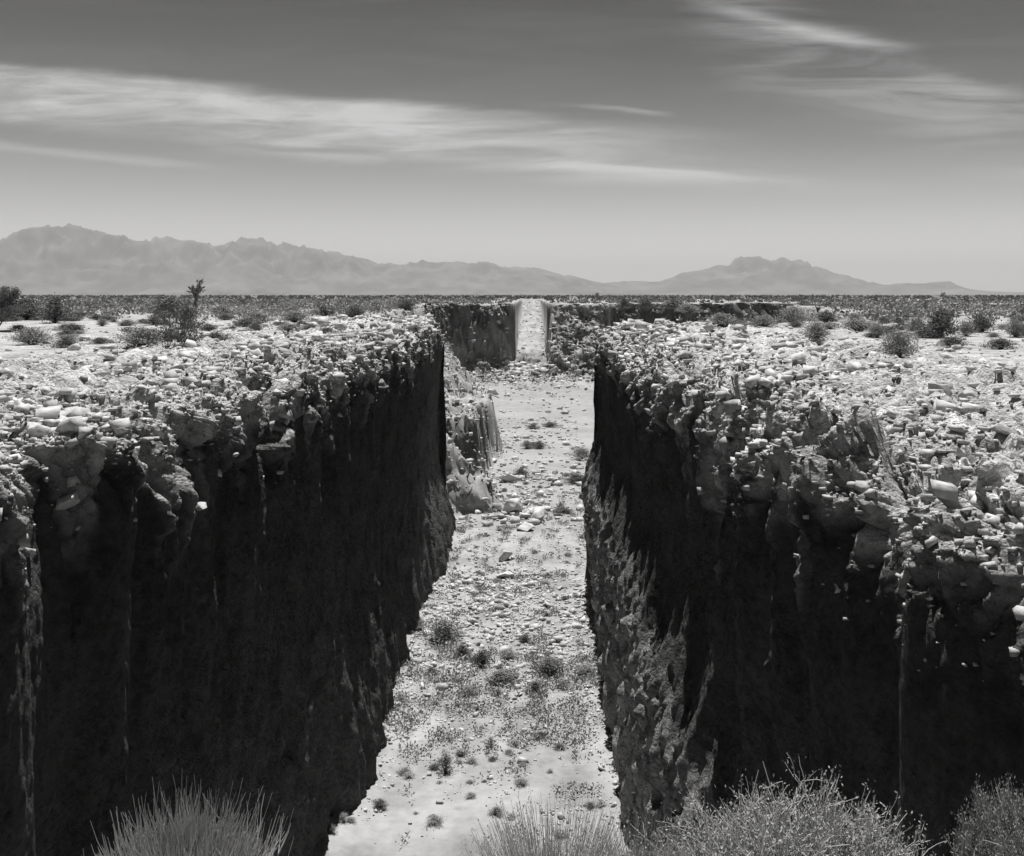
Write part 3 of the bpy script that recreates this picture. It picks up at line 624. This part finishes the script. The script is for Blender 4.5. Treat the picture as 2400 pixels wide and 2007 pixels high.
def make_bush(seed, w_, h, leafmat, n_stem=90, n_leaf=2600, lsize=.02, up=.0, rad=.006):
    """unit shrub meshes: stems and foliage filling an uneven dome"""
    r = np.random.RandomState(seed); T = Twigs(); L = []
    for _ in range(n_stem):
        az = r.uniform(0, 6.283); lean = abs(r.normal(0, .62)) * (1 - up); lean = min(lean, 1.35)
        rad_len = 1 / math.sqrt((math.sin(lean) / (w_ / 2)) ** 2 + (math.cos(lean) / h) ** 2) * r.uniform(.72, 1.08)
        p = stem_path(r, az, lean * .8, rad_len, lean * .25, 5); T.tube(p, rad, rad * .3)
        for _ in range(n_leaf // n_stem):
            t = r.uniform(.25, 1) ** .7; i = min(int(t * 5), 4); q = p[i] + (p[i + 1] - p[i]) * (t * 5 - i); L.append(q + r.normal(0, .045, 3) * (w_ / .9) * np.array([1, 1, .8]))
    L = np.array(L); L[:, 2] = np.abs(L[:, 2]) + .01
    return T.mesh('stems', M['twig']), leaves('foliage', L, lsize, leafmat, seed)
BUSH = {'pale': [make_bush(300 + k, 1.2, .75, M['leaf'], 110, 4200, .022) for k in range(3)],
        'dark': [make_bush(310 + k, 1.2, .8, M['dark'], 80, 3400, .028) for k in range(3)],
        'wisp': [make_bush(320 + k, .7, .75, M['straw'], 70, 700, .02, up=.45, rad=.004) for k in range(2)]}
def bush(pos, wd, ht, kind, label, group=None, name='shrub', tiny=False):
    st, fo = random.choice(BUSH[kind]); bw, bh = (.7, .75) if kind == 'wisp' else (1.2, .78)
    e = link(name, None, loc=(pos[0], pos[1], pos[2] - .03)); e.scale = (wd / bw, wd / bw, ht / bh); e.rotation_euler = (0, 0, random.uniform(0, 6.28))
    tag(e, label, name.replace('_', ' '), group); link('stems', st, e); link('foliage', fo, e); return e
GL = 'shrubs on the left plateau'; GR_ = 'shrubs on the right plateau'; GF = 'shrubs on the trench floor'
for px, py, wp, hp, kind, lab in [
    (75, 808, 112, 50, 'pale', 'pale rounded shrub nearest the left edge on open sand'),
    (330, 812, 140, 60, 'pale', 'broad pale shrub at the foot of the forked wiry bush'),
    (128, 757, 96, 66, 'dark', 'dark domed shrub behind the pale rounded one on the left'),
    (60, 750, 110, 55, 'dark', 'wide dark shrub between the left edge tree and the domed shrub'),
    (205, 735, 50, 28, 'dark', 'small dark shrub in the gap right of the domed shrub'),
    (240, 765, 30, 22, 'pale', 'tiny pale shrub alone on the sandy patch at left'),
    (395, 742, 120, 48, 'dark', 'wide dark thicket behind the forked wiry bush'),
    (490, 778, 60, 22, 'dark', 'low dark shrub right of the forked wiry bush'),
    (520, 742, 90, 34, 'pale', 'grey shrub right of the wide dark thicket'),
    (600, 762, 100, 40, 'pale', 'grey shrub at the edge of the rubble in the middle of the left plateau'),
    (690, 758, 90, 34, 'pale', 'low grey shrub right of the middle one on the left plateau'),
    (640, 728, 70, 24, 'dark', 'dark shrub behind the low grey shrubs on the left plateau'),
    (760, 742, 80, 28, 'dark', 'dark shrub left of the blackish mound by the left rim'),
    (830, 752, 66, 40, 'dark', 'blackish mounded shrub just behind the far left rim'),
    (880, 728, 70, 30, 'pale', 'grey shrub between the blackish mound and the ravine'),
    (950, 735, 60, 28, 'dark', 'dark shrub above the far end of the left wall'),
    (700, 718, 60, 20, 'pale', 'small grey shrub far back on the left plateau'),
    (560, 716, 60, 18, 'dark', 'small dark shrub far back left of centre'),
    (300, 716, 60, 20, 'dark', 'small dark shrub far back on the left horizon')]:
    p = on_plateau(px, py); bush(p, wp * 1.25 * p[1] / F, hp * .85 * p[1] / F, kind, lab, GL)
for px, py, wp, hp, kind, lab in [
    (1912, 803, 84, 48, 'pale', 'upright rounded shrub beside the pale flat stone right of the cairn'),
    (2105, 842, 104, 68, 'pale', 'largest round shrub at the back of the right rubble'),
    (2056, 792, 62, 36, 'pale', 'small round shrub behind the largest round one'),
    (2205, 792, 100, 66, 'dark', 'large dark shrub right of the largest round one'),
    (2150, 782, 76, 40, 'pale', 'grey shrub between the small round one and the large dark one'),
    (1935, 758, 80, 28, 'dark', 'dark flat-topped shrub behind the upright rounded one'),
    (1860, 762, 90, 44, 'pale', 'pale shrub right of the cairn and behind it'),
    (1790, 768, 90, 30, 'pale', 'low pale shrub immediately right of the cairn'),
    (1690, 770, 96, 32, 'pale', 'low pale shrub left of the cairn'),
    (1615, 762, 70, 24, 'pale', 'small pale shrub farthest left of the cairn'),
    (2010, 778, 110, 34, 'pale', 'wide pale shrub behind the two round shrubs'),
    (2300, 780, 90, 40, 'dark', 'dark shrub near the right edge of the plateau'),
    (2380, 790, 70, 44, 'pale', 'grey shrub cut by the right edge'),
    (2265, 788, 60, 34, 'pale', 'grey shrub right of the large dark shrub'),
    (1462, 748, 46, 26, 'dark', 'dark shrub at the left end of the right plateau'),
    (1515, 752, 50, 26, 'dark', 'second dark shrub near the left end of the right plateau'),
    (1580, 748, 90, 24, 'dark', 'long dark low shrub left of the cairn near the ravine')]:
    p = on_plateau(px, py); bush(p, wp * 1.25 * p[1] / F, hp * p[1] / F, kind, lab, GR_)
for px, py, wp, hp, kind, lab in [
    (1362, 1078, 70, 46, 'pale', 'grey bush against the foot of the right wall, farther of two'),
    (1352, 1132, 80, 34, 'dark', 'dark low bush against the foot of the right wall, nearer of two'),
    (1220, 1122, 52, 40, 'dark', 'twiggy dark bush behind the pale boulder on the floor'),
    (1262, 1052, 44, 26, 'dark', 'dark bush on the far floor before the ravine'),
    (1235, 1052, 40, 32, 'pale', 'grey bush on the far floor left of the dark one'),
    (1290, 1002, 50, 18, 'dark', 'flat dark scrub patch farthest along the floor'),
    (1250, 1008, 36, 16, 'dark', 'small dark scrub left of the farthest patch'),
    (1320, 1202, 70, 26, 'dark', 'dark bush at the right of the boulder cluster'),
    (1395, 1245, 40, 24, 'pale', 'small grey bush under the right wall past the boulder cluster'),
    (1040, 1505, 110, 92, 'pale', 'large grey bush near the left wall on the floor'),
    (975, 1480, 70, 44, 'pale', 'small grey bush between the large grey bush and the left wall'),
    (1085, 1545, 60, 46, 'dark', 'dark bush right of the large grey bush'),
    (1130, 1565, 60, 54, 'dark', 'leaning dark bush in the middle scrub belt'),
    (1175, 1600, 96, 36, 'dark', 'long dark low bush in the middle scrub belt'),
    (1190, 1545, 60, 34, 'pale', 'grey bush behind the long dark low bush'),
    (1290, 1578, 96, 56, 'dark', 'broad dark bush on the right of the scrub belt'),
    (1370, 1582, 76, 40, 'pale', 'grey bush between the broad dark bush and the right wall'),
    (1255, 1620, 60, 36, 'dark', 'dark bush at the front of the scrub belt'),
    (1320, 1610, 44, 30, 'pale', 'small grey bush at the right front of the scrub belt'),
    (1230, 1500, 40, 26, 'dark', 'small dark bush at the back of the scrub belt'),
    (1100, 1630, 60, 32, 'pale', 'small grey bush at the left front of the scrub belt'),
    (1010, 1585, 44, 26, 'dark', 'little dark bush in front of the large grey bush'),
    (940, 1655, 66, 34, 'wisp', 'pale wispy bush at the left wall below the scrub belt'),
    (1045, 1808, 70, 84, 'wisp', 'tall wispy grass clump standing alone on the bare sand'),
    (878, 1755, 54, 38, 'dark', 'small dark bush tucked at the left wall on bare sand'),
    (890, 1895, 46, 34, 'dark', 'small dark tuft in the near sand by the left wall'),
    (800, 1940, 44, 30, 'pale', 'grey tuft at the near left edge of the sand'),
    (775, 1975, 40, 26, 'dark', 'dark tuft nearest the camera by the left wall'),
    (1020, 1655, 40, 24, 'wisp', 'faint grass wisp below the large grey bush'),
    (1150, 1745, 40, 40, 'wisp', 'faint grass wisp right of the lone tall clump')]:
    p = on_floor(px, py); bush(p, wp * 1.15 * p[1] / F, hp * .62 * p[1] / F, kind, lab, GF)
# small plants nobody would tell apart
r = np.random.RandomState(9)
for k in range(150):
    if k < 110: px, py = r.uniform(960, 1400), r.choice([r.uniform(1440, 1660), r.uniform(1240, 1440), r.uniform(980, 1200)])
    else: px, py = r.uniform(800, 1430), r.uniform(1660, 1960)
    if px < interp([(980, 1140), (1170, 1080), (1430, 940), (1600, 910), (1750, 860), (1960, 760)], py) + 10: px += 120
    p = on_floor(px, py); q = r.uniform(.18, .6); bush(p, q * 1.5, q * .42, r.choice(['dark', 'pale', 'pale', 'wisp']), 'small low tuft of desert scrub on the trench floor', 'small tufts on the trench floor', 'scrub_tuft')
for k in range(170):
    s = -1 if k < 100 else 1; d = r.uniform(38, 95); x = s * r.uniform(11 if d < 76 else 19, 44) * (d / 70) ** .6
    z = snap(x, d) if d < 80 and abs(x) < 42 else float(terrain_z(np.array([x]), np.array([d]))[0][0])
    q = r.uniform(.3, .8); bush((x, d, z), q * 2.6, q * .6, r.choice(['dark', 'pale', 'dark']), 'small scrub bush scattered among others on the ' + ('left' if s < 0 else 'right') + ' plateau', 'scattered scrub on the ' + ('left' if s < 0 else 'right') + ' plateau')

# scrub beyond, countless
def far_scrub(name, N, y0, y1, halfw, label, nleaf=26, size=.16, dens=.0, mat='dark'):
    r = np.random.RandomState(len(name) + N); y = y0 * (y1 / y0) ** r.rand(N); x = r.uniform(-1, 1, N) * (halfw(y)); z, d = terrain_z(x, y)
    k = (d < -1.5) & (pn(x / 40, y / 60, seed=95) + r.normal(0, .4, N) > dens); x, y, z = x[k], y[k], z[k]; n = len(x)
    hh = r.uniform(.55, 1.5, n) * np.where(r.rand(n) < .06, 1.5, 1); u = r.normal(size=(n, nleaf, 3)); u /= np.linalg.norm(u, axis=2)[..., None]; u[..., 2] = np.abs(u[..., 2])
    u *= r.uniform(.45, 1.0, (n, nleaf, 1)) ; C_ = np.stack([x, y, z], -1)[:, None] + u * hh[:, None, None] * np.array([.95, .95, .9])
    sc = (np.repeat(np.clip(y / 150, .8, 3.0), nleaf))[:, None]
    rr = np.random.RandomState(3); c = C_.reshape(-1, 3); m_ = len(c); a = rr.normal(size=(m_, 3)); a /= np.linalg.norm(a, axis=1)[:, None]; b = np.cross(a, rr.normal(size=(m_, 3))); b /= np.linalg.norm(b, axis=1)[:, None]
    v = np.stack([c - a * size * sc, c + b * size * .7 * sc, c + a * size * sc, c - b * size * .7 * sc], 1)
    me = mesh_np(name, v.reshape(-1, 3), np.arange(m_ * 4).reshape(m_, 4), M[mat]); tag(link(name, me), label, 'scrub', kind='stuff')
far_scrub('distant_scrub', 4200, 84, 420, lambda y: y * .62, 'dark desert scrub dotting the plain beyond the trench banks')
far_scrub('pale_scrub', 3600, 84, 300, lambda y: y * .62, 'pale grey desert scrub mixed with the dark on the plain beyond the banks', 30, .17, -.1, 'leaf')
far_scrub('horizon_scrub', 3200, 420, 1900, lambda y: y * .6, 'thin dark line of scrub along the flat horizon', 14, .22, -.4)

# creeping plants that mottle the trench floor
r = np.random.RandomState(31); N = 170000; yy = 28 + 66 * r.rand(N) ** .75; xx = r.uniform(-6.2, 4.2, N)
k = (pn(xx / 1.1, yy / 1.5, seed=97) + .5 * pn(xx / .4, yy / .5, seed=98) + .45 * ss(39, 42, yy) * ss(54, 49, yy) - .25 * ss(38, 34, yy)) > .40 + r.normal(0, .09, N)
xx, yy = xx[k], yy[k]
tag(link('ground_cover', leaves('ground_cover', np.stack([xx, yy, floor_h(xx, yy) + .04 + .18 * r.rand(len(xx))], -1), .055, M['leaf'], 12)), 'low grey creeping growth mottling the sandy trench floor', 'ground cover', kind='stuff')

# forked wiry bush on the left plateau
def wiry(pos, h, label, spread=.9, leafn=1500, name='desert_bush', seed=5, cat='bush', trunk=.035):
    r = np.random.RandomState(seed); T = Twigs(); L = []
    def grow(p, az, lean, ln, rad, lev):
        path = stem_path(r, az, lean, ln, r.normal(.1, .25), 5, p, .03); T.tube(path, rad, rad * .55, 5 if lev == 0 else 3)
        if lev >= 3:
            for _ in range(leafn // 60): L.append(path[r.randint(2, 6)] + r.normal(0, .05 * h, 3))
            return
        for _ in range(3):
            i = r.randint(2, 6); grow(path[i], az + r.normal(0, .9), min(1.3, abs(lean + r.normal(0, .35))), ln * r.uniform(.55, .75), rad * .5, lev + 1)
    e = link(name, None, loc=pos)
    for k in range(5): grow((0, 0, 0), r.uniform(0, 6.28), r.uniform(.25, spread), h * r.uniform(.42, .6), trunk * r.uniform(.7, 1), 0)
    link('branches', T.mesh('branches', M['twig']), e); L = np.array(L); L[:, 2] = np.abs(L[:, 2]); link('foliage', leaves('foliage', L, .03 * h / 1.5, M['dark'], 4), e)
    return tag(e, label, cat)
p = on_plateau(392, 822); wiry(p, 1.85, 'forked wiry bush with bare lower branches and dark leaf tips on the left plateau', 1.25, 1900)
p = on_plateau(-14, 776); wiry(p, 2.1, 'dark bushy tree cut off by the left edge of the plateau', .8, 9000, seed=8)
# stalked trees on the skyline
def yucca(px, d, h, label, seed, crown=.55):
    r = np.random.RandomState(seed); T = Twigs(); x = (px - VX) / F * d; z = float(terrain_z(np.array([x]), np.array([float(d)]))[0][0]); L = []
    e = link('yucca_tree', None, loc=(x, d, z - .05)); base = stem_path(r, 0, .05, h * .55, .1, 5); T.tube(base, h * .05, h * .035, 6)
    for k in range(5):
        b = stem_path(r, k * 1.3 + .4, .5 + .3 * r.rand(), h * r.uniform(.14, .3), -.3, 4, base[-1 - (k % 2)]); T.tube(b, h * .03, h * .02, 5)
        for _ in range(36): L.append(b[-1] + r.normal(0, h * .045, 3))
    link('trunk', T.mesh('trunk', M['twig']), e); link('crown', leaves('crown', L, h * .035, M['dark'], seed, 3.0), e)
    return tag(e, label, 'tree')
yucca(455, 96, 3.5, 'branching yucca tree standing above the skyline on the left', 3)
yucca(1398, 330, 2.9, 'tiny lone yucca rising above the horizon right of the distant cut', 4)
yucca(2210, 300, 2.6, 'tiny lone yucca on the horizon at the far right', 6)

# ---------------------------------------------------------------- foreground bushes on the ledge below the camera
def fit(objs, h, wd):
    """scale a plant's meshes so that its body has height h and width wd"""
    A = []
    for o in objs:
        c = np.zeros(len(o.data.vertices) * 3, np.float32); o.data.vertices.foreach_get('co', c); A.append(c.reshape(-1, 3))
    V_ = np.concatenate(A); rr = np.abs(V_[:, 0]); hi = V_[:, 2] > np.percentile(V_[:, 2], 40); sz_ = h / np.percentile(V_[:, 2], 98.5); sw_ = wd * .5 / np.percentile(rr[hi], 94)
    for o, c in zip(objs, A):
        c = c * np.array([sw_, sw_, sz_], np.float32); o.data.vertices.foreach_set('co', c.astype(np.float32).ravel()); o.data.update()
def at(px, py, d): return ((px - VX) / F * d, d, EYE - (py - VY) / F * d)
def broom(px, d, ztop, wd, label, n=520, seed=1):
    r = np.random.RandomState(seed); x = (px - VX) / F * d; z0 = -.82; h = ztop - z0; e = link('broom_bush', None, loc=(x, d, z0)); T = Twigs(); S = Twigs()
    for k in range(n):
        az = r.uniform(0, 6.283); q = r.rand() ** .6; lean = q * .72 + r.normal(0, .10); st = (math.cos(az) * .07 * q, math.sin(az) * .07 * q, 0)
        ln = h * (1.0 - .16 * q * q) * (r.uniform(.72, .92) if k % 7 else r.uniform(.9, 1.06))
        p = stem_path(r, az, lean * .8, ln, -.12 - .25 * q, 7, st, .03); T.tube(p, .0028, .0006)
        for _ in range(2):
            i = r.randint(3, 6); b = stem_path(r, az + r.normal(0, 1.2), .35 + lean * .5, ln * r.uniform(.12, .28), -.3, 3, p[i], .02); S.tube(b, .0024, .0009)
    link('stems', T.mesh('stems', M['stem']), e); link('side_twigs', S.mesh('side_twigs', M['straw']), e); fit(e.children, h, wd); return tag(e, label, 'bush')
broom(432, 4.45, at(0, 1935, 4.45)[2], .54, 'grey broom-like bush of upright stems at the bottom left', 1700, 2)
def tangle(px, d, ztop, wd, label, seed=3, n=70, leafn=9000, dark=False):
    r = np.random.RandomState(seed); x = (px - VX) / F * d; z0 = -.82; h = ztop - z0; e = link('tangled_bush', None, loc=(x, d, z0)); T = Twigs(); L = []
    def grow(p, az, lean, ln, rad, lev):
        path = stem_path(r, az, lean, ln, r.normal(.15, .35), 4, p, .03); T.tube(path, rad, rad * .6)
        if lev == 3:
            for _ in range(leafn // (n * 27)): L.append(path[r.randint(1, 5)] + r.normal(0, .018, 3))
            return
        for _ in range(3): grow(path[r.randint(2, 5)], az + r.normal(0, .9), min(1.5, abs(lean + r.normal(0, .5))), ln * r.uniform(.5, .8), rad * .72, lev + 1)
    for k in range(n):
        az = r.uniform(0, 6.283); q = r.rand() ** .55; grow((math.cos(az) * wd * .36 * q, math.sin(az) * wd * .2 * q, 0), az, q * .8, h * r.uniform(.46, .62) * (1 - .2 * q * q), .0055, 0)
    for k in range(n // 3):                          # long dead sticks poking out of it
        az = r.uniform(0, 6.283); q = r.rand(); T.tube(stem_path(r, az, r.uniform(.2, 1.2), h * r.uniform(.5, .95), r.normal(0, .5), 5, (r.uniform(-.35, .35) * wd, r.uniform(-.2, .2) * wd, h * r.uniform(.1, .6)), .04), .0048, .0022)
    link('twigs', T.mesh('twigs', M['stem']), e)
    if L: link('foliage', leaves('foliage', np.array(L), .008, M['leaf'], seed), e)
    fit(e.children, h, wd)
    return tag(e, label, 'bush')
tangle(1850, 4.5, at(0, 1908, 4.5)[2], .92, 'tangled grey thorny bush with criss-crossing pale twigs at the bottom right', 3, 230, 40000)
tangle(2400, 4.6, at(0, 1890, 4.6)[2], .42, 'dense grey rounded bush cut by the bottom right corner', 7, 140, 120000)
def tussock(px, d, ztop, wd, label, seed=4, n=2600):
    r = np.random.RandomState(seed); x = (px - VX) / F * d; z0 = -.82; h = ztop - z0; e = link('grass_tussock', None, loc=(x, d, z0)); T = Twigs(); L = []
    for k in range(n):
        az = r.uniform(0, 6.283); q = r.rand() ** .6; st = (math.cos(az) * wd * .3 * q, math.sin(az) * wd * .2 * q, 0)
        p = stem_path(r, az, .15 + q * .55, h * (1 - .3 * q * q) * r.uniform(.6, 1.04), .15, 5, st, .02); T.tube(p, .0016, .0007)
        for _ in range(4): L.append(p[r.randint(3, 6)] + r.normal(0, .006, 3))
    link('blades', T.mesh('blades', M['stem']), e); link('seed_heads', leaves('seed_heads', np.array(L), .0045, M['stem'], seed), e); fit(e.children, h, wd); return tag(e, label, 'grass')
tussock(1295, 4.5, at(0, 1940, 4.5)[2], .62, 'soft fine-stemmed grass tussock at the bottom centre', 4)
tussock(1500, 4.4, at(0, 1955, 4.4)[2], .40, 'lower fine grass tussock between the centre one and the tangled bush', 5, 1200)

# ---------------------------------------------------------------- haze
bpy.context.view_layer.update()
bpy.ops.mesh.primitive_cube_add(size=1); hz = bpy.context.object; hz.name = 'haze'
hz.scale = (54000, 54000, 920); hz.location = (0, 5000, 920 / 2 - 60)
hm = bpy.data.materials.new('haze_air'); hm.use_nodes = True; t = NT(hm.node_tree)
vol = t.n('ShaderNodeVolumePrincipled', {'Color': (1, 1, 1, 1), 'Density': 0.000070, 'Anisotropy': 0.0})
t.t.links.new(vol.outputs[0], t.n('ShaderNodeOutputMaterial').inputs['Volume'])
hz.data.materials.append(hm); tag(hz, kind='stuff', label='pale desert haze over the far plain', cat='haze')
